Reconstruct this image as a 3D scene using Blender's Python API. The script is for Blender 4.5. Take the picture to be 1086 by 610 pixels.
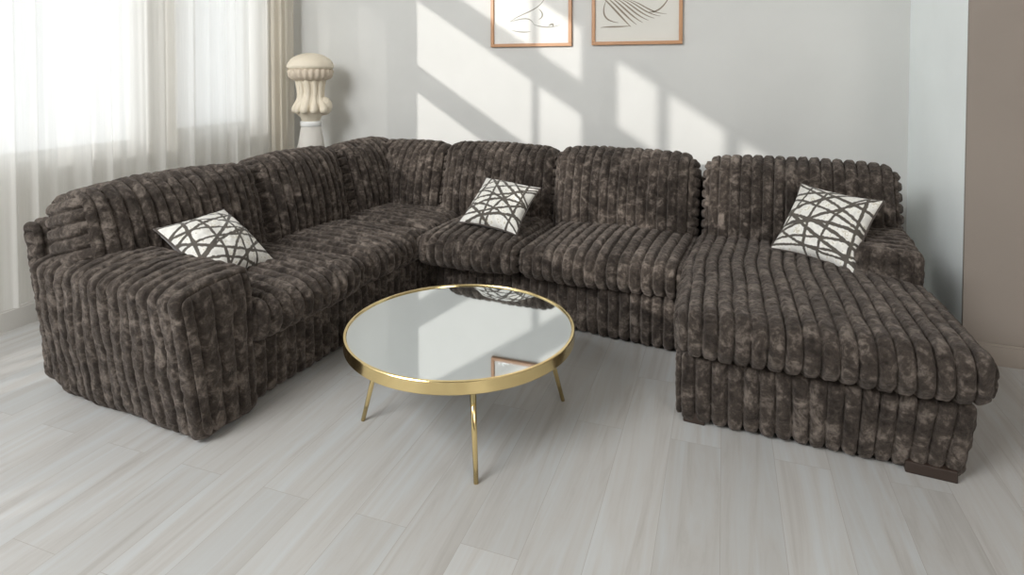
import bpy, bmesh, math, random
import numpy as np
from mathutils import Vector, Matrix

random.seed(7)
PI = math.pi
scn = bpy.context.scene
for o in list(bpy.data.objects):
    bpy.data.objects.remove(o)
COL = scn.collection

# ------------------------------------------------------------------ camera, sky, sun, exposure
F_PX, CY, YAW, PITCH, CAM_H = 638.0, 95.3, 0.34, 0.029, 1.5
cam = bpy.data.cameras.new('camera')
cam.sensor_width = 36.0
cam.lens = F_PX / 1086.0 * 36.0
cam.shift_y = (CY - 305.0) / 1086.0
cam.clip_start = 0.05
camo = bpy.data.objects.new('camera', cam)
COL.objects.link(camo)
camo.location = (0, 0, CAM_H)
camo.rotation_euler = (PI / 2 - PITCH, 0, YAW)
scn.camera = camo

world = bpy.data.worlds.new('sky')
scn.world = world
world.use_nodes = True
wbg = world.node_tree.nodes['Background']
wbg.inputs[0].default_value = (0.93, 0.97, 1.0, 1)
wbg.inputs[1].default_value = 1.75

SUN_R, SUN_S = 2.4, 0.66            # sun travels (1, R, -S)
sun = bpy.data.lights.new('sun', 'SUN')
sun.energy = 3.4
sun.angle = math.radians(0.5)
sun.color = (1.0, 0.965, 0.92)
suno = bpy.data.objects.new('sun', sun)
COL.objects.link(suno)
suno.location = (-8, -8, 6)
suno.rotation_euler = Vector((1, SUN_R, -SUN_S)).to_track_quat('-Z', 'Y').to_euler()

soft_fill = bpy.data.lights.new('fill_area', 'AREA')   # broad soft fill lamp, added left and behind to brighten the room
soft_fill.shape = 'RECTANGLE'; soft_fill.size = 2.8; soft_fill.size_y = 1.9
soft_fill.energy = 300.0
soft_fill.color = (0.97, 0.985, 1.0)
soft_fillo = bpy.data.objects.new('fill_area', soft_fill)
COL.objects.link(soft_fillo)
soft_fillo.location = (-3.2, -1.8, 3.9)
soft_fillo.rotation_euler = (Vector((-0.4, 3.2, 0.5)) - Vector(soft_fillo.location)).to_track_quat('-Z', 'Y').to_euler()

side = bpy.data.lights.new('fill_side', 'AREA')  # weaker fill lamp added on the right, lifts the left wall and curtains
side.shape = 'RECTANGLE'; side.size = 2.6; side.size_y = 1.8
side.energy = 120.0
side.color = (1.0, 0.975, 0.94)
sideo = bpy.data.objects.new('fill_side', side)
COL.objects.link(sideo)
sideo.location = (2.8, -1.6, 2.6)
sideo.rotation_euler = (Vector((-3.2, 2.4, 0.6)) - Vector(sideo.location)).to_track_quat('-Z', 'Y').to_euler()

vs = scn.view_settings
vs.view_transform = 'Standard'
vs.look = 'None'
vs.gamma = 1.0
vs.use_curve_mapping = False
vs.exposure = 0.0

# ------------------------------------------------------------------ helpers
def mat(name, color=(0.8, 0.8, 0.8), rough=0.5, metal=0.0, **kw):
    m = bpy.data.materials.new(name)
    m.use_nodes = True
    b = m.node_tree.nodes['Principled BSDF']
    b.inputs['Base Color'].default_value = (*color, 1)
    b.inputs['Roughness'].default_value = rough
    b.inputs['Metallic'].default_value = metal
    for k, v in kw.items():
        b.inputs[k].default_value = v
    return m

def nodes(m):
    nt = m.node_tree
    return nt, nt.nodes, nt.links, nt.nodes['Principled BSDF']

def mesh_np(name, V, Fq, smooth=True, sharp=0):
    me = bpy.data.meshes.new(name)
    V = np.ascontiguousarray(V, dtype=np.float32)
    Fq = np.ascontiguousarray(Fq, dtype=np.int32)
    k = Fq.shape[1]
    me.vertices.add(len(V)); me.vertices.foreach_set('co', V.ravel())
    me.loops.add(Fq.size); me.loops.foreach_set('vertex_index', Fq.ravel())
    me.polygons.add(len(Fq))
    me.polygons.foreach_set('loop_start', np.arange(0, Fq.size, k, dtype=np.int32))
    me.polygons.foreach_set('loop_total', np.full(len(Fq), k, dtype=np.int32))
    me.polygons.foreach_set('use_smooth', np.full(len(Fq), bool(smooth)))
    me.update(calc_edges=True)
    me.validate()
    if sharp: me.set_sharp_from_angle(angle=math.radians(sharp))
    return me

def link(name, me, m, parent=None, label=None, cat=None, group=None, kind=None):
    o = bpy.data.objects.new(name, me)
    COL.objects.link(o)
    if m is not None and me is not None:
        me.materials.append(m)
    if parent is not None:
        o.parent = parent
    if label: o['label'] = label
    if cat: o['category'] = cat
    if group: o['group'] = group
    if kind: o['kind'] = kind
    return o

def empty(name, loc, rz, label, cat, group=None):
    o = link(name, None, None, None, label, cat, group)
    o.location = loc
    o.rotation_euler = (0, 0, rz)
    return o

def bm_obj(name, bm, m, parent=None, smooth=False, **kw):
    me = bpy.data.meshes.new(name)
    bmesh.ops.recalc_face_normals(bm, faces=bm.faces)
    bm.to_mesh(me); bm.free()
    if smooth:
        for p in me.polygons: p.use_smooth = True
    return link(name, me, m, parent, **kw)

def add_box(bm, x0, x1, y0, y1, z0, z1, bevel=0.0, seg=2):
    r = bmesh.ops.create_cube(bm, size=1.0)
    vs_ = r['verts']
    for v in vs_:
        v.co = Vector(((x0 + x1) / 2 + v.co.x * (x1 - x0), (y0 + y1) / 2 + v.co.y * (y1 - y0), (z0 + z1) / 2 + v.co.z * (z1 - z0)))
    if bevel > 0:
        es = list({e for v in vs_ for e in v.link_edges})
        bmesh.ops.bevel(bm, geom=es, offset=bevel, segments=seg, affect='EDGES', profile=0.6)

def lathe(prof, n=64, warp=None):
    """prof: list of (r, z); returns V, quads"""
    prof = np.array(prof, float)
    a = np.arange(n) * 2 * PI / n
    V = np.stack([prof[:, 0][:, None] * np.cos(a), prof[:, 0][:, None] * np.sin(a), np.repeat(prof[:, 1][:, None], n, 1)], -1).reshape(-1, 3)
    Fq = []
    for i in range(len(prof) - 1):
        for j in range(n):
            k = (j + 1) % n
            Fq.append((i * n + j, i * n + k, (i + 1) * n + k, (i + 1) * n + j))
    if warp is not None: V = warp(V)
    return V, np.array(Fq)

def tube(points, radii, n=10):
    P = [Vector(p) for p in points]
    if not hasattr(radii, '__len__'): radii = [radii] * len(P)
    V, Fq = [], []
    nrm = None
    for i, p in enumerate(P):
        t = (P[min(i + 1, len(P) - 1)] - P[max(i - 1, 0)]).normalized()
        if nrm is None:
            nrm = t.orthogonal().normalized()
        nrm = (nrm - t * nrm.dot(t)).normalized()
        b = t.cross(nrm)
        for j in range(n):
            a = 2 * PI * j / n
            V.append(tuple(p + (nrm * math.cos(a) + b * math.sin(a)) * radii[i]))
    for i in range(len(P) - 1):
        for j in range(n):
            k = (j + 1) % n
            Fq.append((i * n + j, i * n + k, (i + 1) * n + k, (i + 1) * n + j))
    for i in (0, len(P) - 1):                 # close the ends with a small fan of quads
        c = len(V); V.append(tuple(P[i]))
        for j in range(0, n, 2):
            q = (i * n + j, i * n + (j + 1) % n, i * n + (j + 2) % n, c)
            Fq.append(q if i else q[::-1])
    return np.array(V), np.array(Fq)

def merge(parts):
    V, Fq, o = [], [], 0
    for v, f in parts:
        V.append(v); Fq.append(f + o); o += len(v)
    return np.concatenate(V), np.concatenate(Fq)

_rng = np.random.RandomState(11)
_T = _rng.rand(64, 64, 64).astype(np.float32)
def vnoise(P):
    """value noise in -1..1"""
    P = np.asarray(P, np.float64)
    I = np.floor(P).astype(int); f = P - I
    f = f * f * (3 - 2 * f)
    I &= 63; J = (I + 1) & 63
    x0, y0, z0 = I.T; x1, y1, z1 = J.T
    fx, fy, fz = f.T
    def L(a, b, t): return a + (b - a) * t
    r = L(L(L(_T[x0, y0, z0], _T[x1, y0, z0], fx), L(_T[x0, y1, z0], _T[x1, y1, z0], fx), fy),
          L(L(_T[x0, y0, z1], _T[x1, y0, z1], fx), L(_T[x0, y1, z1], _T[x1, y1, z1], fx), fy), fz)
    return r * 2 - 1

def box_lattice(n):
    nx, ny, nz = n
    Q = []
    def grid(na, nb, fn):
        a, b = np.meshgrid(np.arange(na), np.arange(nb), indexing='ij')
        a = a.ravel(); b = b.ravel()
        return np.stack([fn(a, b), fn(a + 1, b), fn(a + 1, b + 1), fn(a, b + 1)], 1)
    def S(*c):
        c = [np.broadcast_to(np.asarray(q), c[[i for i, z in enumerate(c) if hasattr(z, 'shape')][0]].shape) for q in c]
        return np.stack(c, -1)
    Q.append(grid(nx, ny, lambda a, b: S(a, b, nz)))
    Q.append(grid(nx, ny, lambda a, b: S(a, b, 0))[:, ::-1])
    Q.append(grid(ny, nz, lambda a, b: S(nx, a, b)))
    Q.append(grid(ny, nz, lambda a, b: S(0, a, b))[:, ::-1])
    Q.append(grid(nz, nx, lambda a, b: S(b, ny, a)))
    Q.append(grid(nz, nx, lambda a, b: S(b, 0, a))[:, ::-1])
    Q = np.concatenate(Q).reshape(-1, 3)
    U, inv = np.unique(Q, axis=0, return_inverse=True)
    return U.astype(float), inv.reshape(-1, 4)

RIB = 0.062
def ribbed(size, r=0.06, axis=0, end_axis=2, crown=(0, 0, 0), amp=0.031, phase=0.0, place=None, warp=None, res=0.0047, seed=0, pitch=RIB, lump=0.004, end_cut=0.80):
    """a plush block, rounded and crowned, its ribs stepping along `axis` (along end_axis on the two end faces)"""
    h = np.array(size) / 2.0
    n = [max(4, int(round(s / res))) for s in size]
    U, Fq = box_lattice(n)
    p = (U / np.array(n) * 2 - 1) * h
    rr = min(r, h.min() * 0.98)
    q = np.clip(p, -h + rr, h - rr)
    d = p - q
    ln = np.linalg.norm(d, axis=1, keepdims=True)
    N = d / np.maximum(ln, 1e-9)
    P = q + rr * N
    u = P / h
    for k in range(3):                        # crown each face outwards in its middle
        if not np.isscalar(crown[k]) or crown[k]:
            cn, cp = (crown[k], crown[k]) if np.isscalar(crown[k]) else crown[k]
            a, b = [i for i in range(3) if i != k]
            w = (1 - np.clip(np.abs(u[:, a]), 0, 1) ** 2.4) * (1 - np.clip(np.abs(u[:, b]), 0, 1) ** 2.4)
            P[:, k] += np.sign(u[:, k]) * np.abs(u[:, k]) * np.where(u[:, k] > 0, cp, cn) * w
    off = np.array([seed * 3.17, seed * 1.73, seed * 2.41])
    wob = vnoise(P * 5 + off) * 0.0045
    s = np.where(np.abs(N[:, axis]) > end_cut, P[:, end_axis] + (h[end_axis]), P[:, axis] + phase) + wob
    t = 2 * np.mod(s / pitch, 1.0) - 1
    prof = (1 - np.abs(t) ** (3.0 if axis == 1 else 4.2)) ** 0.85
    A = amp * (0.85 + 0.3 * vnoise(P * 7 + off + 9))
    disp = A * (prof - 0.8)
    disp += lump * vnoise(P * 8 + off + 3) + 0.0042 * vnoise(P * 31 + off) + 0.0026 * vnoise(P * 68 + off)
    P = P + N * disp[:, None]
    if place is not None: P = place(P)
    if warp is not None: P = warp(P)
    return P, Fq

def placer(c, rot=(0, 0, 0)):
    from mathutils import Euler
    R = np.array(Euler(rot).to_matrix())
    c = np.array(c)
    return lambda P: P @ R.T + c

# ------------------------------------------------------------------ materials
def plush_mat():
    m = mat('brown_plush', rough=0.75)
    nt, nd, lk, b = nodes(m)
    tc = nd.new('ShaderNodeTexCoord')
    n1 = nd.new('ShaderNodeTexNoise'); n1.inputs['Scale'].default_value = 13; n1.inputs['Detail'].default_value = 7; n1.inputs['Roughness'].default_value = 0.68; n1.inputs['Distortion'].default_value = 0.7
    n2 = nd.new('ShaderNodeTexNoise'); n2.inputs['Scale'].default_value = 40; n2.inputs['Detail'].default_value = 5; n2.inputs['Roughness'].default_value = 0.7
    n3 = nd.new('ShaderNodeTexNoise'); n3.inputs['Scale'].default_value = 420; n3.inputs['Detail'].default_value = 2
    for n in (n1, n2, n3): lk.new(tc.outputs['Object'], n.inputs['Vector'])
    mx = nd.new('ShaderNodeMath'); mx.operation = 'MULTIPLY_ADD'; mx.inputs[1].default_value = 0.55
    lk.new(n2.outputs[0], mx.inputs[0]); lk.new(n1.outputs[0], mx.inputs[2])
    cr = nd.new('ShaderNodeValToRGB')
    e = cr.color_ramp.elements
    e[0].position = 0.61; e[0].color = (0.021, 0.0163, 0.0132, 1)
    e[1].position = 0.955; e[1].color = (0.185, 0.154, 0.130, 1)
    e2 = cr.color_ramp.elements.new(0.79); e2.color = (0.056, 0.0445, 0.0365, 1)
    lk.new(mx.outputs[0], cr.inputs[0]); lk.new(cr.outputs[0], b.inputs['Base Color'])
    b.inputs['Sheen Weight'].default_value = 0.25
    b.inputs['Sheen Roughness'].default_value = 0.45
    b.inputs['Sheen Tint'].default_value = (0.75, 0.66, 0.6, 1)
    b.inputs['Specular IOR Level'].default_value = 0.15
    bp = nd.new('ShaderNodeBump'); bp.inputs['Strength'].default_value = 0.7; bp.inputs['Distance'].default_value = 0.012
    ad = nd.new('ShaderNodeMath'); ad.operation = 'MULTIPLY_ADD'; ad.inputs[1].default_value = 0.35
    lk.new(n3.outputs[0], ad.inputs[0]); lk.new(n2.outputs[0], ad.inputs[2])
    lk.new(ad.outputs[0], bp.inputs['Height']); lk.new(bp.outputs[0], b.inputs['Normal'])
    return m

def floor_mat():
    m = mat('pale_plank_floor', rough=0.42)
    nt, nd, lk, b = nodes(m)
    tc = nd.new('ShaderNodeTexCoord')
    mp = nd.new('ShaderNodeMapping'); mp.inputs['Rotation'].default_value = (0, 0, PI / 2)
    lk.new(tc.outputs['Object'], mp.inputs[0])
    br = nd.new('ShaderNodeTexBrick')
    br.offset = 0.37
    br.inputs['Color1'].default_value = (0, 0, 0, 1); br.inputs['Color2'].default_value = (1, 1, 1, 1); br.inputs['Mortar'].default_value = (0.5, 0.5, 0.5, 1)
    br.inputs['Scale'].default_value = 1.0
    br.inputs['Mortar Size'].default_value = 0.0011
    br.inputs['Mortar Smooth'].default_value = 0.6
    br.inputs['Bias'].default_value = 0.0
    br.inputs['Brick Width'].default_value = 1.25; br.inputs['Row Height'].default_value = 0.195
    lk.new(mp.outputs[0], br.inputs['Vector'])
    # grain stretched along the plank, shifted plank by plank
    st = nd.new('ShaderNodeMapping'); st.inputs['Scale'].default_value = (14.0, 0.9, 1)
    lk.new(tc.outputs['Object'], st.inputs[0])
    sh = nd.new('ShaderNodeVectorMath'); sh.operation = 'MULTIPLY_ADD'
    lk.new(br.outputs['Color'], sh.inputs[0]); sh.inputs[1].default_value = (9, 5, 0); lk.new(st.outputs[0], sh.inputs[2])
    g1 = nd.new('ShaderNodeTexNoise'); g1.inputs['Scale'].default_value = 1.0; g1.inputs['Detail'].default_value = 6; g1.inputs['Roughness'].default_value = 0.62; g1.inputs['Distortion'].default_value = 1.1
    lk.new(sh.outputs[0], g1.inputs['Vector'])
    cr = nd.new('ShaderNodeValToRGB')
    e = cr.color_ramp.elements
    e[0].position = 0.30; e[0].color = (0.42, 0.40, 0.375, 1)
    e[1].position = 0.66; e[1].color = (0.515, 0.525, 0.52, 1)
    k = e.new(0.46); k.color = (0.485, 0.472, 0.45, 1)
    lk.new(g1.outputs[0], cr.inputs[0])
    tone = nd.new('ShaderNodeMix'); tone.data_type = 'RGBA'; tone.blend_type = 'MULTIPLY'; tone.inputs[0].default_value = 1.0
    tr = nd.new('ShaderNodeMapRange'); tr.inputs[3].default_value = 0.93; tr.inputs[4].default_value = 1.03
    lk.new(br.outputs['Color'], tr.inputs[0])
    lk.new(cr.outputs[0], tone.inputs[6]); lk.new(tr.outputs[0], tone.inputs[7])
    seam = nd.new('ShaderNodeMix'); seam.data_type = 'RGBA'
    sm = nd.new('ShaderNodeMath'); sm.operation = 'MULTIPLY'; sm.inputs[1].default_value = 0.55
    lk.new(br.outputs['Fac'], sm.inputs[0])
    lk.new(sm.outputs[0], seam.inputs[0]); lk.new(tone.outputs[2], seam.inputs[6]); seam.inputs[7].default_value = (0.26, 0.22, 0.18, 1)
    lk.new(seam.outputs[2], b.inputs['Base Color'])
    b.inputs['Specular IOR Level'].default_value = 0.35
    return m

def wall_mat(name, c):
    m = mat(name, c, 0.9)
    nt, nd, lk, b = nodes(m)
    tc = nd.new('ShaderNodeTexCoord')
    n = nd.new('ShaderNodeTexNoise'); n.inputs['Scale'].default_value = 1.6; n.inputs['Detail'].default_value = 5
    lk.new(tc.outputs['Object'], n.inputs['Vector'])
    cr = nd.new('ShaderNodeValToRGB')
    cr.color_ramp.elements[0].color = (*[v * 0.965 for v in c], 1); cr.color_ramp.elements[0].position = 0.35
    cr.color_ramp.elements[1].color = (*[min(1, v * 1.02) for v in c], 1); cr.color_ramp.elements[1].position = 0.65
    lk.new(n.outputs[0], cr.inputs[0]); lk.new(cr.outputs[0], b.inputs['Base Color'])
    n2 = nd.new('ShaderNodeTexNoise'); n2.inputs['Scale'].default_value = 90
    lk.new(tc.outputs['Object'], n2.inputs['Vector'])
    bp = nd.new('ShaderNodeBump'); bp.inputs['Strength'].default_value = 0.06; bp.inputs['Distance'].default_value = 0.004
    lk.new(n2.outputs[0], bp.inputs['Height']); lk.new(bp.outputs[0], b.inputs['Normal'])
    return m

def sheer_mat(name, col, see, trans):
    m = bpy.data.materials.new(name); m.use_nodes = True
    nt = m.node_tree; nd = nt.nodes; lk = nt.links
    nd.remove(nd['Principled BSDF'])
    out = nd['Material Output']
    df = nd.new('ShaderNodeBsdfDiffuse'); df.inputs[0].default_value = (*col, 1)
    tl = nd.new('ShaderNodeBsdfTranslucent'); tl.inputs[0].default_value = (*col, 1)
    tp = nd.new('ShaderNodeBsdfTransparent')
    m1 = nd.new('ShaderNodeMixShader'); m1.inputs[0].default_value = trans
    m2 = nd.new('ShaderNodeMixShader')
    lk.new(df.outputs[0], m1.inputs[1]); lk.new(tl.outputs[0], m1.inputs[2])
    # fine weave: threads vary how much shows through
    tc = nd.new('ShaderNodeTexCoord'); mp = nd.new('ShaderNodeMapping'); mp.inputs['Scale'].default_value = (40, 40, 0.8)
    n = nd.new('ShaderNodeTexNoise'); n.inputs['Detail'].default_value = 3
    lk.new(tc.outputs['Object'], mp.inputs[0]); lk.new(mp.outputs[0], n.inputs['Vector'])
    mr = nd.new('ShaderNodeMapRange'); mr.inputs[3].default_value = see * 0.6; mr.inputs[4].default_value = see * 1.4
    lk.new(n.outputs[0], mr.inputs[0]); lk.new(mr.outputs[0], m2.inputs[0])
    lk.new(m1.outputs[0], m2.inputs[1]); lk.new(tp.outputs[0], m2.inputs[2])
    lk.new(m2.outputs[0], out.inputs[0])
    return m

def glass_mat():
    m = bpy.data.materials.new('window_glass'); m.use_nodes = True
    nt = m.node_tree; nd = nt.nodes; lk = nt.links
    nd.remove(nd['Principled BSDF'])
    tp = nd.new('ShaderNodeBsdfTransparent'); gl = nd.new('ShaderNodeBsdfGlossy'); gl.inputs['Roughness'].default_value = 0.02
    fr = nd.new('ShaderNodeFresnel'); mx = nd.new('ShaderNodeMixShader')
    ml = nd.new('ShaderNodeMath'); ml.operation = 'MULTIPLY'; ml.inputs[1].default_value = 0.4
    lk.new(fr.outputs[0], ml.inputs[0]); lk.new(ml.outputs[0], mx.inputs[0])
    lk.new(tp.outputs[0], mx.inputs[1]); lk.new(gl.outputs[0], mx.inputs[2]); lk.new(mx.outputs[0], nd['Material Output'].inputs[0])
    return m

M_PLUSH = plush_mat()
M_FLOOR = floor_mat()
M_WALL = wall_mat('white_plaster', (0.655, 0.655, 0.63))
M_PIER = wall_mat('shaded_plaster', (0.30, 0.258, 0.222))  # warm shade on the pier face, painted into the plaster colour
M_RETURN = wall_mat('sunlit_plaster', (0.90, 0.945, 0.935))  # paler, cooler plaster stands in for sunlight on the return
M_CEIL = wall_mat('ceiling_paint', (0.50, 0.49, 0.47))
M_LEFTWALL = wall_mat('warm_white_plaster', (0.80, 0.785, 0.75))
M_FARWALL = wall_mat('beige_plaster', (0.46, 0.43, 0.40))
M_TRIM = mat('trim_paint', (0.74, 0.72, 0.68), 0.5)
M_PTRIM = mat('shaded_trim_paint', (0.33, 0.285, 0.245), 0.5)  # trim darkened to match the pier's painted shade
M_WIN = mat('window_frame_paint', (0.82, 0.82, 0.8), 0.4)
M_GLASS = glass_mat()
M_SHEER = sheer_mat('sheer_voile', (0.95, 0.94, 0.905), 0.13, 0.55)
M_DRAPE = sheer_mat('cream_drape_cloth', (0.90, 0.86, 0.78), 0.04, 0.55)
M_ROD = mat('curtain_rod_metal', (0.6, 0.58, 0.55), 0.4, 1.0)
M_BRASS = mat('polished_brass', (0.86, 0.68, 0.34), 0.16, 1.0)
M_MIRROR = mat('mirror_glass', (0.70, 0.735, 0.745), 0.03, 1.0)
M_FOOT = mat('dark_wood_foot', (0.035, 0.022, 0.016), 0.5)
M_COPPER = mat('pine_frame_wood', (0.52, 0.27, 0.13), 0.38)
M_PAPER = mat('white_paper', (0.80, 0.79, 0.75), 0.8)
M_PAPER2 = mat('cream_paper', (0.76, 0.74, 0.68), 0.8)
M_INK = mat('taupe_ink', (0.30, 0.25, 0.19), 0.9)
M_INK2 = mat('grey_pencil', (0.30, 0.285, 0.24), 0.9)
M_CERAMIC = mat('cream_ceramic', (0.78, 0.70, 0.56), 0.55)
M_CERAMIC2 = mat('beige_ceramic', (0.62, 0.53, 0.42), 0.6)
M_WHITE = mat('white_gloss', (0.86, 0.86, 0.84), 0.4)
M_PED = mat('pedestal_plaster', (0.66, 0.63, 0.58), 0.6)

# ------------------------------------------------------------------ the room
XL, YB, XR, YP = -3.92, 4.75, 1.18, 3.70
YREAR, XFAR, ZC = -6.4, 3.0, 4.9

def sheet(name, x0, x1, y0, y1, z0, z1, m):
    bm = bmesh.new(); add_box(bm, x0, x1, y0, y1, z0, z1)
    return bm_obj(name, bm, m, kind='structure')

sheet('floor', XL - 0.12, XFAR + 0.12, YREAR, YB + 0.12, -0.1, 0.0, M_FLOOR)
sheet('ceiling', XL - 0.12, XFAR + 0.12, YREAR, YB + 0.12, ZC, ZC + 0.1, M_CEIL)
sheet('wall_back', XL - 0.12, XR, YB, YB + 0.12, 0.0, ZC, M_WALL)
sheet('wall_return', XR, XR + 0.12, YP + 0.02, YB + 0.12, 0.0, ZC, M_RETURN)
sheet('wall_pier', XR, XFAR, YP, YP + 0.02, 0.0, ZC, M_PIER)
sheet('wall_right', XFAR, XFAR + 0.12, YREAR, YP + 0.02, 0.0, ZC, M_FARWALL)

def grid_wall(name, holes, ya, yb, za, zb, x0, x1, m, parent=None):
    """wall plate in the plane x, with rectangular holes (y0, y1, z0, z1)"""
    holes = [tuple(round(float(q), 5) for q in h) for h in holes]
    ya, yb, za, zb = [round(float(q), 5) for q in (ya, yb, za, zb)]
    ys = sorted({ya, yb, *[h[0] for h in holes], *[h[1] for h in holes]})
    zs = sorted({za, zb, *[h[2] for h in holes], *[h[3] for h in holes]})
    ys = [y for y in ys if ya <= y <= yb]; zs = [z for z in zs if za <= z <= zb]
    def hole(i, j):
        if not (0 <= i < len(ys) - 1 and 0 <= j < len(zs) - 1): return True
        cy, cz = (ys[i] + ys[i + 1]) / 2, (zs[j] + zs[j + 1]) / 2
        return any(h[0] < cy < h[1] and h[2] < cz < h[3] for h in holes)
    bm = bmesh.new(); cache = {}
    def v(x, y, z):
        k = (round(x, 5), round(y, 5), round(z, 5))
        if k not in cache: cache[k] = bm.verts.new((x, y, z))
        return cache[k]
    for i in range(len(ys) - 1):
        for j in range(len(zs) - 1):
            if hole(i, j): continue
            a, b, c, d = ys[i], ys[i + 1], zs[j], zs[j + 1]
            bm.faces.new([v(x1, a, c), v(x1, b, c), v(x1, b, d), v(x1, a, d)])
            bm.faces.new([v(x0, a, c), v(x0, a, d), v(x0, b, d), v(x0, b, c)])
            if hole(i - 1, j): bm.faces.new([v(x0, a, c), v(x1, a, c), v(x1, a, d), v(x0, a, d)])
            if hole(i + 1, j): bm.faces.new([v(x0, b, c), v(x0, b, d), v(x1, b, d), v(x1, b, c)])
            if hole(i, j - 1): bm.faces.new([v(x0, a, c), v(x0, b, c), v(x1, b, c), v(x1, a, c)])
            if hole(i, j + 1): bm.faces.new([v(x0, a, d), v(x1, a, d), v(x1, b, d), v(x0, b, d)])
    return bm_obj(name, bm, m, parent, kind=None if parent else 'structure')

bm = bmesh.new()
add_box(bm, XL - 0.12, XFAR + 0.12, YREAR - 0.12, YREAR, 0, ZC)
bm_obj('wall_rear', bm, M_FARWALL, kind='structure')

def wy(x):                                   # window place (along the left wall) whose sunlight lands at x on the back wall
    return YB - SUN_R * (x - XL)
TH = 0.05
WA = (1.95, 3.17, 0.97, 2.75)                # curtained windows
WB = (3.42, 4.25, 1.02, 2.75)
SA = (-2.38, 1.55, 1.45, 3.95)               # tall paned windows nearer the camera
SB = (-6.0, -2.75, 2.2, 3.95)
LOW = (-0.45, 1.7, 0.14, 0.72)  # unseen low opening, added to throw sun streaks on the floor
LOWB = (-3.25, -2.2, 0.85, 1.40)  # another added opening, sized for the small sun patch on the floor
wl = grid_wall('wall_left', [WA, WB, SA, SB, LOW, LOWB], YREAR, YB + 0.12, 0.0, ZC, XL - 0.12, XL, M_LEFTWALL)

def window(name, W, panes, x0=XL - 0.11, x1=XL - 0.11 + TH):
    w = grid_wall(name, panes, W[0], W[1], W[2], W[3], x0, x1, M_WIN)
    bm = bmesh.new(); add_box(bm, x0 + 0.02, x0 + 0.026, W[0] + 0.01, W[1] - 0.01, W[2] + 0.01, W[3] - 0.01)
    bm_obj('window_pane', bm, M_GLASS, w)
    return w

def split(W, ny, nz, f=0.05):
    ys = np.linspace(W[0], W[1], ny + 1); zs = np.linspace(W[2], W[3], nz + 1)
    return [(ys[i] + f / (1 if i == 0 else 2), ys[i + 1] - f / (1 if i == ny - 1 else 2), zs[j] + f / (1 if j == 0 else 2), zs[j + 1] - f / (1 if j == nz - 1 else 2)) for i in range(ny) for j in range(nz)]
window('window_1', WA, split(WA, 1, 1))
window('window_2', WB, split(WB, 1, 1))

def sun_panes(cols, rows):
    # beams enter at the outer face, 0.12 deep wall: shift for the slant
    P = []
    for a, b in cols:
        y1, y0 = wy(a), wy(b)
        for c, d in rows:
            P.append((y0 - SUN_R * 0.11, y1 - SUN_R * 0.06, c + SUN_S * 0.06, d + SUN_S * 0.11))
    return P
panes = sun_panes([(-2.57, -2.0), (-1.95, -1.51), (-1.44, -1.09)], [(1.75, 2.21), (2.46, 3.02), (3.30, 3.72)])
SAx = (min(p[0] for p in panes) - 0.1, max(p[1] for p in panes) + 0.1)
window('window_3', SA, [p for p in panes])
panes = sun_panes([(-0.89, -0.49), (-0.40, 0.0), (0.12, 0.42)], [(2.45, 2.90), (3.14, 3.65)])
window('window_4', SB, panes)
window('sun_opening_1', LOW, [(0.72, 1.15, 0.27, 0.40), (0.38, 0.70, 0.36, 0.48), (-0.25, 0.2, 0.46, 0.61)])
window('sun_opening_2', LOWB, [(-2.68, -2.42, 1.02, 1.11), (-2.96, -2.70, 1.08, 1.19)])

def base_strip(name, pts, m, h=0.11, t=0.016):
    bm = bmesh.new()
    (x0, y0), (x1, y1), (nx, ny) = pts
    for z0, z1, tt in ((0, h - 0.012, t), (h - 0.012, h, t * 0.6)):
        add_box(bm, min(x0, x1, x0 + nx * tt, x1 + nx * tt), max(x0, x1, x0 + nx * tt, x1 + nx * tt), min(y0, y1, y0 + ny * tt, y1 + ny * tt), max(y0, y1, y0 + ny * tt, y1 + ny * tt), z0, z1)
    return bm_obj(name, bm, m, kind='structure')
base_strip('baseboard_left', ((XL, YREAR), (XL, YB), (1, 0)), M_TRIM, 0.125)
base_strip('baseboard_back', ((XL, YB), (XR, YB), (0, -1)), M_TRIM, 0.11)
base_strip('baseboard_return', ((XR, YP), (XR, YB), (-1, 0)), M_TRIM, 0.11)
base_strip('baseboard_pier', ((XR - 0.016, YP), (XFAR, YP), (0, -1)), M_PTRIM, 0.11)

# ------------------------------------------------------------------ curtains on the left wall
def cloth(y0, y1, z0, z1, x, amp, waves, seed, lean=0.0):
    ny, nz = int((y1 - y0) / 0.008), 40
    y = np.linspace(0, 1, ny + 1); z = np.linspace(0, 1, nz + 1)
    Y, Z = np.meshgrid(y, z, indexing='ij')
    rs = np.random.RandomState(seed)
    ph = Y * waves * 2 * PI
    ph = ph + 0.9 * np.sin(Y * 2 * PI * (waves / 4.3) + rs.rand() * 6) + 0.35 * np.sin(Z * 2.2 + Y * 9)
    a = amp * (0.65 + 0.45 * np.sin(Y * 2 * PI * waves / 3.1 + rs.rand() * 6)) * (1.05 - 0.3 * Z)
    X = x + a * np.sin(ph) + 0.3 * a * np.sin(2.3 * ph + 1)
    YY = y0 + Y * (y1 - y0) + 0.35 * a * np.cos(ph)
    V = np.stack([X, YY, z0 + Z * (z1 - z0)], -1).reshape(-1, 3)
    i, j = np.meshgrid(np.arange(ny), np.arange(nz), indexing='ij')
    k = (i * (nz + 1) + j).ravel()
    return V, np.stack([k, k + nz + 1, k + nz + 2, k + 1], 1)

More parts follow.
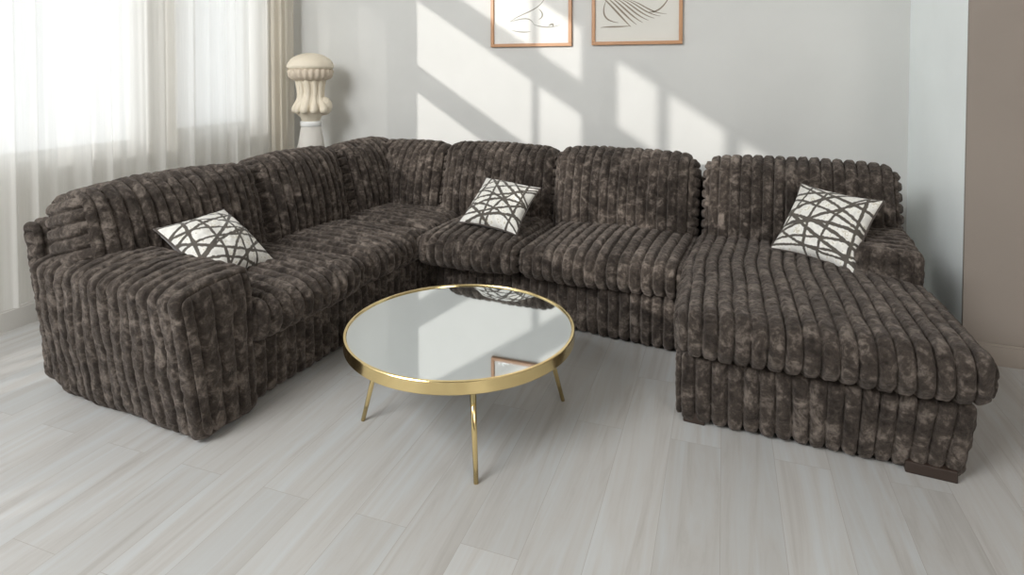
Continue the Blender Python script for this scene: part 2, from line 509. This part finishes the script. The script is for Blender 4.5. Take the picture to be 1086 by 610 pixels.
def curtain(name, label, args, m, rings):
    V, Fq = cloth(*args)
    r = empty(name, (args[4], (args[0] + args[1]) / 2, args[2]), 0, label, 'curtain', None)
    o = np.array(r.location)
    link('curtain_panel', mesh_np(name, V - o, Fq), m, r)
    for k in range(rings):
        y = args[0] + 0.06 + (args[1] - args[0] - 0.12) * k / max(1, rings - 1)
        t = np.linspace(0, 2 * PI, 17)
        V, Fq = tube([(args[4] + 0.022 * math.cos(a), y, 3.132 + 0.022 * math.sin(a)) for a in t], 0.003, 6)
        link('curtain_ring', mesh_np('curtain_ring', V - o, Fq), M_ROD, r)
    return r
CX = XL + 0.11
curtain('sheer_curtain', 'white sheer curtain over the wider window at the left edge of the photo', (2.08, 3.37, 0.15, 3.10, CX - 0.018, 0.022, 9, 3), M_SHEER, 9)
curtain('sheer_curtain', 'white sheer curtain over the narrower window, between the wider sheer and the cream drape', (3.29, 4.315, 0.15, 3.10, CX + 0.012, 0.022, 7, 5), M_SHEER, 8)
curtain('drape', 'narrow cream opaque drape hanging in the corner beside the sculpture', (4.33, 4.62, 0.15, 3.085, CX + 0.01, 0.034, 3.6, 8), M_DRAPE, 4)
RODP = [tube([(CX, 1.95, 3.135), (CX, 4.71, 3.135)], 0.009, 12)] + [tube([(XL, y, 3.135), (CX, y, 3.135)], 0.007, 10) for y in (2.05, 3.35, 4.66)]
link('curtain_rod_1', mesh_np('curtain_rod_1', *merge(RODP)), M_ROD, kind='structure')      # curtain rail fixed to the wall

# ------------------------------------------------------------------ sectional sofa (own frame, turned a little in the room)
SROT = -0.085
SC = np.array([-1.3, 3.0, 0.0])              # its middle, in the sofa's frame
ca, sa = math.cos(SROT), math.sin(SROT)
sofa = empty('sectional_sofa', (SC[0] * ca - SC[1] * sa, SC[0] * sa + SC[1] * ca, 0), SROT,
             'large U-shaped dark brown ribbed plush sectional sofa with chaise around the round mirror table', 'sofa')

XLB, XF, YA, YI = -3.15, -2.16, 1.64, 3.30   # left back, left front, left arm face, back-row front
XCL, XCR, YC, YBK = -0.47, 0.62, 2.61, 4.22

def part(name, size, c, rot=(0, 0, 0), **kw):
    V, Fq = ribbed(size, place=placer(c, rot), **kw)
    return link(name, mesh_np(name, V - SC, Fq), M_PLUSH, sofa)

def span(name, x0, x1, y0, y1, z0, z1, **kw):
    return part(name, (x1 - x0, y1 - y0, z1 - z0), ((x0 + x1) / 2, (y0 + y1) / 2, (z0 + z1) / 2), **kw)

def smooth(a, b, v):
    t = np.clip((v - a) / (b - a), 0, 1)
    return t * t * (3 - 2 * t)

# bases
def w_backbase(P):
    P = P.copy(); f = 1 - smooth(YI, YI + 0.8, P[:, 1])
    P[:, 1] += f * 0.075 * (-1.35 - P[:, 0]) / 0.85
    return P
span('base', XLB + 0.03, XF, YA + 0.2, YBK, 0.012, 0.285, r=0.03, axis=1, seed=1)
span('base', XF - 0.05, XCL + 0.03, YI, YBK, 0.012, 0.285, r=0.03, axis=0, seed=2, warp=w_backbase)
def w_chaise(P):
    P = P.copy()
    f = np.clip((3.30 - P[:, 1]) / 0.7, 0, 1.3)
    P[:, 0] += 0.065 * f
    return P
def w_chbase(P):
    P = w_chaise(P)
    P[:, 0] -= 0.05 * (1 - np.clip(P[:, 2] / 0.28, 0, 1)) * np.clip((P[:, 0] - 0.1) / 0.5, 0, 1)
    P[:, 1] += 0.03 * np.clip((P[:, 0] + 0.4) / 1.0, 0, 1) * (1 - smooth(2.6, 3.3, P[:, 1]))
    return P
span('base', XCL, XCR - 0.025, YC, YBK, 0.012, 0.285, r=0.03, axis=0, end_axis=1, seed=3, warp=w_chbase, phase=0.02)

# back frames: low padded panels behind the loose cushions
def w_lframe(P):
    P = P.copy(); P[:, 0] -= 0.175 * np.clip(P[:, 2] / 0.79, 0, 1.1) ** 1.2
    return P
span('back_frame', XLB - 0.0, XLB + 0.11, YA - 0.01, YBK + 0.1, 0.06, 0.79, r=0.045, axis=1, seed=4, warp=w_lframe, lump=0.004)
span('back_frame', XLB + 0.06, XCR - 0.02, YBK - 0.02, YBK + 0.1, 0.03, 0.80, r=0.045, axis=0, seed=5, lump=0.004)

# armrests
def w_larm(P):
    P = P.copy(); z = np.clip(P[:, 2] / 0.65, 0, 1)
    front = 1 - smooth(YA, YA + 0.22, P[:, 1])
    P[:, 1] -= 0.075 * z * front
    P[:, 2] -= 0.035 * (1 - smooth(YA - 0.12, YA + 0.14, P[:, 1])) * z ** 4          # top rolls down to the outside
    P[:, 2] += 0.02 * smooth(XF, XLB, P[:, 0]) * z
    P[:, 0] += 0.045 * (1 - z) * smooth(XF - 0.5, XF, P[:, 0])
    # rounded lower back corner
    c = smooth(XLB + 0.22, XLB - 0.02, P[:, 0]) * (1 - smooth(0.0, 0.3, P[:, 2]))
    P[:, 2] += 0.10 * c ** 2
    return P
part('armrest', (XF + 0.02 - XLB, 0.30, 0.635), ((XF + 0.02 + XLB) / 2, YA + 0.15, 0.012 + 0.3175), r=0.055, axis=0, end_axis=1, crown=(0.01, 0.01, 0.012), seed=6, warp=w_larm, lump=0.009)
span('armrest', 0.33, 0.615, 3.36, YBK, 0.03, 0.645, r=0.045, axis=1, end_axis=0, crown=(0.0, 0.008, 0.01), seed=7)

# seat cushions
seat_z = (0.305, 0.485)
span('seat_cushion', -2.95, XF + 0.085, YA + 0.27, 2.66, *seat_z, r=0.065, axis=1, end_axis=0, crown=(0.03, 0, 0.035), seed=11, amp=0.038)
span('seat_cushion', -2.95, XF + 0.065, 2.66, 3.30, *seat_z, r=0.065, axis=1, end_axis=0, crown=(0.025, 0, 0.03), seed=12, amp=0.038)
span('seat_cushion', -2.95, XF + 0.06, 3.29, 4.0, seat_z[0], seat_z[1] - 0.005, r=0.07, axis=1, end_axis=0, crown=(0.01, 0, 0.03), seed=13, amp=0.038)
def w_bseat(P):
    P = P.copy()
    f = 1 - smooth(3.2, 3.7, P[:, 1])
    P[:, 1] -= f * 0.03 * (-1.35 - P[:, 0]) / 0.85
    return P
span('seat_cushion', XF + 0.06, -1.40, 3.16, 4.0, *seat_z, r=0.065, axis=0, crown=(0, 0.03, 0.035), seed=14, warp=w_bseat)
span('seat_cushion', -1.40, XCL, 3.16, 4.0, *seat_z, r=0.065, axis=0, crown=(0, 0.03, 0.045), seed=15, warp=w_bseat)
def w_chseat(P):
    P = w_chbase(P)
    k = smooth(3.28, 3.42, P[:, 1])
    lim = 0.355
    over = np.clip(P[:, 0] - lim, 0, None)
    P[:, 0] -= over * k * 0.97
    return P
span('seat_cushion', XCL - 0.005, XCR + 0.012, YC - 0.07, 4.02, 0.308, 0.505, r=0.07, axis=0, end_axis=1, crown=(0.012, 0.03, 0.032), seed=16, warp=w_chseat, phase=0.01)

# back cushions
def w_lean(P):
    return P
def bcush_left(y0, y1, seed, zt=0.96, push=0.0, yaw=0.0):
    h = 0.58
    th = 0.30
    part('back_cushion', (th, y1 - y0, h), (-2.985 + push, (y0 + y1) / 2, zt - h / 2 - 0.012), (0, -0.27, yaw), r=0.095, axis=1, end_axis=2, end_cut=0.6, crown=((0.0, 0.07), 0.014, 0.03), seed=seed)
def bcush_back(x0, x1, seed, zt=0.965, push=0.0, yaw=0.0):
    h = 0.58
    th = 0.30
    part('back_cushion', (x1 - x0, th, h), ((x0 + x1) / 2, 3.995 - push, zt - h / 2 - 0.012), (-0.24, 0, yaw), r=0.10, axis=0, end_axis=2, crown=(0.012, (0.07, 0.0), 0.02), seed=seed)
bcush_left(1.635, 2.66, 21, 0.955, 0.012)
bcush_left(2.65, 3.42, 22, 0.965, 0.0, 0.035)
bcush_left(3.41, 4.12, 23, 0.962, 0.01, 0.04)
bcush_back(-2.98, -2.33, 24, 0.955, -0.02)
bcush_back(-2.33, -1.44, 25, 0.97)
bcush_back(-1.44, -0.50, 26, 0.98, 0.01)
bcush_back(-0.45, 0.60, 27, 0.975)

# feet
for (x0, x1, y0, y1) in ((0.43, 0.595, 2.625, 2.74), (-0.38, -0.29, 2.62, 2.72), (-2.30, -2.2, 1.72, 1.82), (-3.06, -2.96, 1.75, 1.85), (-3.06, -2.96, 4.1, 4.2), (0.48, 0.58, 4.1, 4.2)):
    bm = bmesh.new()
    add_box(bm, x0, x1, y0, y1, 0.0, 0.045, 0.006)
    for v in bm.verts: v.co -= Vector(SC)
    bm_obj('foot', bm, M_FOOT, sofa)

# ------------------------------------------------------------------ patterned throw pillows
def velvet_mat():
    m = mat('pillow_back_velvet', (0.075, 0.058, 0.048), 0.7)
    b = m.node_tree.nodes['Principled BSDF']
    b.inputs['Sheen Weight'].default_value = 0.4
    return m
M_VELVET = velvet_mat()
def pattern_mat():
    m = mat('cut_velvet_lattice', rough=0.75)
    nt, nd, lk, b = nodes(m)
    at = nd.new('ShaderNodeVertexColor'); at.layer_name = 'weave'
    lk.new(at.outputs[0], b.inputs['Base Color'])
    b.inputs['Sheen Weight'].default_value = 0.15
    n = nd.new('ShaderNodeTexNoise'); n.inputs['Scale'].default_value = 260
    bp = nd.new('ShaderNodeBump'); bp.inputs['Strength'].default_value = 0.25; bp.inputs['Distance'].default_value = 0.003
    lk.new(n.outputs[0], bp.inputs['Height']); lk.new(bp.outputs[0], b.inputs['Normal'])
    return m
M_PATTERN = pattern_mat()

def pillow(label, size, R, c, seed, thick=0.092):
    root = link('throw_pillow', None, None, None, label, 'pillow', 'patterned throw pillows on the sofa')
    Mx = Matrix(R).to_4x4(); Mx.translation = Vector(c)
    root.matrix_world = Mx
    n = 170
    g = np.linspace(-1, 1, n + 1)
    U, W = np.meshgrid(g, g, indexing='ij')
    rs = np.random.RandomState(seed)
    h = size / 2
    # edges pull in between the corners
    X = U * h * (1 - 0.10 * (1 - W ** 2) * np.abs(U) ** 3)
    Y = W * h * (1 - 0.10 * (1 - U ** 2) * np.abs(W) ** 3)
    prof = ((1 - U ** 2) * (1 - W ** 2)) ** 0.5
    pts = np.stack([U * 2.2 + seed, W * 2.2, np.zeros_like(U)], -1).reshape(-1, 3)
    wr = vnoise(pts).reshape(U.shape)
    Z = thick * prof * (1 + 0.10 * wr)
    wr2 = vnoise(pts * 4).reshape(U.shape)
    Z = Z + 0.004 * wr2 * prof
    # lattice of curved bands
    col = np.empty(U.shape + (3,)); col[:] = (0.90, 0.885, 0.83)
    nn = vnoise(pts * np.array([9, 5, 1]) + 31).reshape(U.shape)
    nm = vnoise(pts * np.array([22, 30, 1]) + 7).reshape(U.shape)
    faint = (nn > 0.42) & (nm > 0.1)
    col[faint] = (0.60, 0.56, 0.46)
    mask = np.zeros(U.shape, bool)
    for fam, base in ((0, 0.42), (1, -0.48), (2, 1.35)):
        cnt = (6, 6, 4)[fam]
        for k in range(cnt):
            a = base + rs.uniform(-0.30, 0.30)
            off = -0.95 + 1.9 * (k + 0.5) / cnt + rs.uniform(-0.10, 0.10)
            du = U * math.cos(a) + W * math.sin(a); dv = -U * math.sin(a) + W * math.cos(a)
            bend = rs.uniform(-0.22, 0.22)
            dist = np.abs(dv - off - bend * (du ** 2 - 0.4) + 0.012 * nn)
            wd = rs.uniform(0.028, 0.046)
            mask |= dist < wd
    col[mask] = (0.095, 0.082, 0.066)
    shade = 0.9 + 0.12 * nn
    col *= shade[..., None]
    V = np.stack([X, Y, Z], -1).reshape(-1, 3)
    i, j = np.meshgrid(np.arange(n), np.arange(n), indexing='ij')
    k = (i * (n + 1) + j).ravel()
    Fq = np.stack([k, k + n + 1, k + n + 2, k + 1], 1)
    me = mesh_np('front_panel', V, Fq)
    ca_ = me.color_attributes.new('weave', 'FLOAT_COLOR', 'POINT')
    ca_.data.foreach_set('color', np.concatenate([col.reshape(-1, 3), np.ones((len(V), 1))], 1).astype(np.float32).ravel())
    link('front_panel', me, M_PATTERN, root)
    s = 5
    Vb = np.stack([X[::s, ::s], Y[::s, ::s], -0.9 * Z[::s, ::s] - 0.0005], -1).reshape(-1, 3)
    nb = n // s
    i, j = np.meshgrid(np.arange(nb), np.arange(nb), indexing='ij')
    k = (i * (nb + 1) + j).ravel()
    o = link('back_panel', mesh_np('back_panel', Vb, np.stack([k, k + 1, k + nb + 2, k + nb + 1], 1)), M_VELVET, root)
    o['label'] = 'dark brown velvet back'
    # piping round the seam
    ring = [(X[t, 0], Y[t, 0], 0) for t in range(0, n + 1, 5)] + [(X[n, t], Y[n, t], 0) for t in range(5, n + 1, 5)] + [(X[t, n], Y[t, n], 0) for t in range(n - 5, -1, -5)] + [(X[0, t], Y[0, t], 0) for t in range(n - 5, -1, -5)]
    V, Fq = tube(ring, 0.005, 8)
    link('piping', mesh_np('piping', V, Fq), M_VELVET, root)
    return root

pillow('white pillow with brown lattice leaning beside the left armrest', 0.42,
       [[0.013, -0.811, 0.585], [1.0, 0.004, -0.017], [0.011, 0.585, 0.811]], (-2.405, 2.342, 0.626), 3)
pillow('white and brown lattice pillow tilted back on the middle of the back row seats', 0.405,
       [[0.99, 0.138, 0.015], [-0.104, 0.808, -0.58], [-0.092, 0.573, 0.814]], (-1.357, 3.615, 0.645), 5)
pillow('white pillow with brown lattice standing tilted on the chaise against the right armrest', 0.43,
       [[0.835, 0.396, -0.382], [-0.547, 0.516, -0.659], [-0.064, 0.759, 0.648]], (0.510, 3.535, 0.690), 9)

# ------------------------------------------------------------------ round mirror coffee table
TC = (-1.085, 2.39)
table = empty('coffee_table', (TC[0], TC[1], 0), 0, 'round mirrored coffee table with brass rim and slim splayed brass legs', 'table')
TR, TZ0, TZ1 = 0.497, 0.345, 0.395
V, Fq = lathe([(0.0005, TZ0 + 0.004), (0.2, TZ0 + 0.004), (TR - 0.012, TZ0 + 0.004), (TR - 0.012, TZ1 - 0.006), (0.3, TZ1 - 0.006), (0.0005, TZ1 - 0.006)], 128)
me = mesh_np('mirror_top', V, Fq, smooth=False)
link('mirror_top', me, M_MIRROR, table)
V, Fq = lathe([(TR - 0.012, TZ0), (TR, TZ0), (TR + 0.002, TZ0 + 0.003), (TR + 0.002, TZ1 - 0.003), (TR, TZ1), (TR - 0.010, TZ1), (TR - 0.012, TZ1 - 0.003), (TR - 0.012, TZ0)], 160)
me = mesh_np('rim', V, Fq, sharp=20)
o = link('rim', me, M_BRASS, table)
o['label'] = 'polished brass rim'
for (px, py) in ((-0.841, 1.985), (-1.456, 2.19), (-0.683, 2.63), (-1.325, 2.80)):
    d = Vector((px - TC[0], py - TC[1], 0))
    top = d * 0.80
    V, Fq = tube([(top.x, top.y, TZ0 + 0.002), (d.x, d.y, 0.0)], [0.0125, 0.009], 16)
    lg = link('leg', mesh_np('leg', V, Fq), M_BRASS, table)
    V, Fq = lathe([(0.001, 0), (0.034, 0), (0.034, 0.006), (0.014, 0.008)], 24)
    V = V * np.array([1, 1, -1]) + np.array([top.x, top.y, TZ0 + 0.004])
    link('mounting_plate', mesh_np('mounting_plate', V, Fq[:, ::-1], sharp=35), M_BRASS, lg)

# ------------------------------------------------------------------ framed drawings
def curve_strip(pts, w, m_=None):
    # a drawn line: a thin flat ribbon in the picture plane (x, z)
    P = np.array(pts)
    t = np.gradient(P, axis=0); t /= np.linalg.norm(t, axis=1, keepdims=True) + 1e-9
    nrm = np.stack([-t[:, 1], t[:, 0]], 1)
    k = np.sin(np.linspace(0.25, PI - 0.25, len(P)))[:, None]
    A, B = P + nrm * w * k, P - nrm * w * k
    V = np.concatenate([np.stack([A[:, 0], np.full(len(P), -0.0), A[:, 1]], 1), np.stack([B[:, 0], np.zeros(len(P)), B[:, 1]], 1)])
    n = len(P); i = np.arange(n - 1)
    return V, np.stack([i, i + 1, i + n + 1, i + n], 1)
def bez(p0, p1, p2, p3, n=30):
    t = np.linspace(0, 1, n)[:, None]
    p0, p1, p2, p3 = map(np.array, (p0, p1, p2, p3))
    return (1 - t) ** 3 * p0 + 3 * (1 - t) ** 2 * t * p1 + 3 * (1 - t) * t * t * p2 + t ** 3 * p3

def picture(x0, x1, z0, hgt, label, paper, ink, strokes):
    w = x1 - x0
    r = empty('framed_drawing', ((x0 + x1) / 2, YB - 0.001, z0), 0, label, 'picture', 'framed line drawings on the back wall')
    fw, fd = 0.026, 0.03
    bm = bmesh.new()
    for a in ((-w / 2, w / 2, 0, fw), (-w / 2, w / 2, hgt - fw, hgt), (-w / 2, -w / 2 + fw, fw, hgt - fw), (w / 2 - fw, w / 2, fw, hgt - fw)):
        add_box(bm, a[0], a[1], -fd, 0, a[2], a[3], 0.003)
    bm_obj('frame', bm, M_COPPER, r)
    bm = bmesh.new(); add_box(bm, -w / 2 + fw, w / 2 - fw, -0.012, -0.002, fw, hgt - fw)
    sheet_ = bm_obj('paper', bm, paper, r)
    parts = []
    for s in strokes:
        V, Fq = curve_strip(bez(*[((q[0] - 0.5) * w, q[1] * w) for q in s[:4]]), s[4] * 2.0)
        V[:, 1] = -0.0125
        parts.append((V, Fq))
    V, Fq = merge(parts)
    link('drawn_lines', mesh_np('drawn_lines', V, Fq, False), ink, sheet_)
    bm = bmesh.new(); add_box(bm, -w / 2 + fw, w / 2 - fw, -0.020, -0.018, fw, hgt - fw)
    bm_obj('glazing', bm, M_GLASS, r)
    return r
S1 = [((0.24, 0.30), (0.40, 0.42), (0.62, 0.40), (0.70, 0.62), 0.0022), ((0.24, 0.30), (0.40, 0.34), (0.50, 0.36), (0.54, 0.26), 0.0022), ((0.26, 0.20), (0.36, 0.17), (0.44, 0.17), (0.50, 0.18), 0.002),
      ((0.54, 0.26), (0.60, 0.24), (0.72, 0.20), (0.86, 0.25), 0.002), ((0.70, 0.62), (0.70, 0.80), (0.50, 0.92), (0.30, 0.88), 0.0028), ((0.30, 0.88), (0.22, 0.76), (0.30, 0.62), (0.60, 0.60), 0.002), ((0.60, 0.44), (0.66, 0.40), (0.66, 0.34), (0.60, 0.32), 0.003), ((0.72, 0.24), (0.76, 0.27), (0.79, 0.26), (0.77, 0.23), 0.004)]
S2 = [((0.10, 0.20), (0.20, 0.21), (0.30, 0.20), (0.44, 0.21), 0.003)]
for k in range(7):
    S2.append(((0.10 + 0.055 * k, 0.56 - 0.01 * k), (0.22 + 0.06 * k, 0.45), (0.34 + 0.05 * k, 0.30 + 0.008 * k), (0.44 + 0.065 * k, 0.20 + 0.022 * k), 0.0036 - 0.0002 * k))
S2 += [((0.16, 0.50), (0.10, 0.36), (0.14, 0.27), (0.30, 0.25), 0.003), ((0.42, 0.66), (0.58, 0.42), (0.70, 0.50), (0.88, 0.64), 0.003), ((0.50, 0.66), (0.62, 0.48), (0.74, 0.54), (0.84, 0.68), 0.003), ((0.62, 0.36), (0.74, 0.34), (0.80, 0.42), (0.86, 0.52), 0.003), ((0.18, 0.56), (0.3, 0.9), (0.6, 1.0), (0.86, 0.90), 0.004), ((0.86, 0.90), (0.95, 0.70), (0.75, 0.66), (0.6, 0.7), 0.003)]
picture(-1.86, -1.165, 1.712, 0.95, 'left framed drawing, faint pencil sketch on white paper in an orange wood frame', M_PAPER, M_INK2, S1)
picture(-1.00, -0.305, 1.716, 0.95, 'right framed drawing, bold sweeping brown lines on cream paper in an orange wood frame', M_PAPER2, M_INK, S2)

# ------------------------------------------------------------------ mushroom sculpture on its pedestal
SX, SY = -3.42, 4.38
ped = empty('pedestal', (SX, SY, 0), 0, 'white flared pedestal behind the sofa corner carrying the sculpture', 'pedestal')
V, Fq = lathe([(0.001, 0), (0.24, 0), (0.245, 0.02), (0.20, 0.30), (0.16, 0.60), (0.112, 0.86), (0.083, 1.03), (0.001, 1.03)], 48)
link('column', mesh_np('column', V, Fq), M_PED, ped)
V, Fq = lathe([(0.001, 1.029), (0.084, 1.029), (0.089, 1.034), (0.089, 1.070), (0.084, 1.075), (0.001, 1.075)], 48)
link('top_ring', mesh_np('top_ring', V, Fq), M_WHITE, ped)
sc = empty('mushroom_sculpture', (SX, SY, 1.075), 0, 'cream ceramic mushroom sculpture with drooping tendrils on the white pedestal', 'sculpture')
def Z(v): return v - 1.075
a = np.linspace(0, PI / 2, 14)
prof = [(0.001, Z(1.52))] + [(0.175, Z(1.525))] + [(0.197 * math.cos(t) + 0.0005, Z(1.545) + 0.125 * math.sin(t)) for t in a]
V, Fq = lathe(prof, 64)
link('cap', mesh_np('cap', V, Fq), M_CERAMIC, sc)
def gill(V):
    an = np.arctan2(V[:, 1], V[:, 0]); r = np.hypot(V[:, 0], V[:, 1])
    k = 1 + 0.035 * np.cos(an * 22) * (r > 0.12)
    V[:, 0] *= k; V[:, 1] *= k
    return V
V, Fq = lathe([(0.001, Z(1.53)), (0.18, Z(1.53)), (0.188, Z(1.51)), (0.182, Z(1.47)), (0.165, Z(1.445)), (0.13, Z(1.43)), (0.001, Z(1.42))], 176, gill)
link('gills', mesh_np('gills', V, Fq), M_CERAMIC2, sc)
V, Fq = lathe([(0.001, Z(1.44)), (0.12, Z(1.44)), (0.105, Z(1.40)), (0.098, Z(1.34)), (0.105, Z(1.28)), (0.13, Z(1.225)), (0.135, Z(1.18)), (0.115, Z(1.135)), (0.088, Z(1.11)), (0.078, Z(1.08)), (0.072, Z(1.0755)), (0.001, Z(1.075))], 48)
def lob(V):
    an = np.arctan2(V[:, 1], V[:, 0])
    k = 1 + 0.05 * np.cos(an * 5 + 0.6) * np.exp(-((V[:, 2] - 0.12) / 0.09) ** 2)
    V[:, 0] *= k; V[:, 1] *= k
    return V
link('stem', mesh_np('stem', lob(V), Fq), M_CERAMIC, sc)
cdir = math.atan2(-SY, -SX)                   # the side facing into the room
for da, r0, bulge in ((-0.95, 0.024, 0), (-0.35, 0.028, 0.01), (0.22, 0.022, 0.015), (0.75, 0.026, 0.03), (1.5, 0.025, 0), (2.3, 0.026, 0.0), (3.1, 0.026, 0.0), (-1.7, 0.026, 0.0), (-2.4, 0.024, 0.0)):
    an = cdir + da
    P, Rr = [], []
    for t in np.linspace(0, 1, 14):
        z = Z(1.45) - t * 0.30
        r = 0.115 - 0.02 * math.sin(t * PI) + (0.022 + bulge) * smooth(0.55, 0.95, t)
        P.append((r * math.cos(an + 0.12 * math.sin(t * 4)), r * math.sin(an + 0.12 * math.sin(t * 4)), z))
        Rr.append(r0 * (0.8 + 0.55 * smooth(0.5, 0.95, t)) * (1 if t < 0.95 else 0.7))
    V, Fq = tube(P, Rr, 12)
    link('tendril', mesh_np('tendril', V, Fq), M_CERAMIC, sc)
# the round swelling on the right of the stem
an = cdir + 1.25
V, Fq = lathe([(0.001, -0.075)] + [(0.075 * math.cos(t), 0.075 * math.sin(t)) for t in np.linspace(-PI / 2 + 0.1, PI / 2 - 0.1, 12)] + [(0.001, 0.075)], 28)
V = V * np.array([1, 1, 1.1]) + np.array([0.11 * math.cos(an), 0.11 * math.sin(an), Z(1.205)])
link('bulb', mesh_np('bulb', V, Fq), M_CERAMIC, sc)
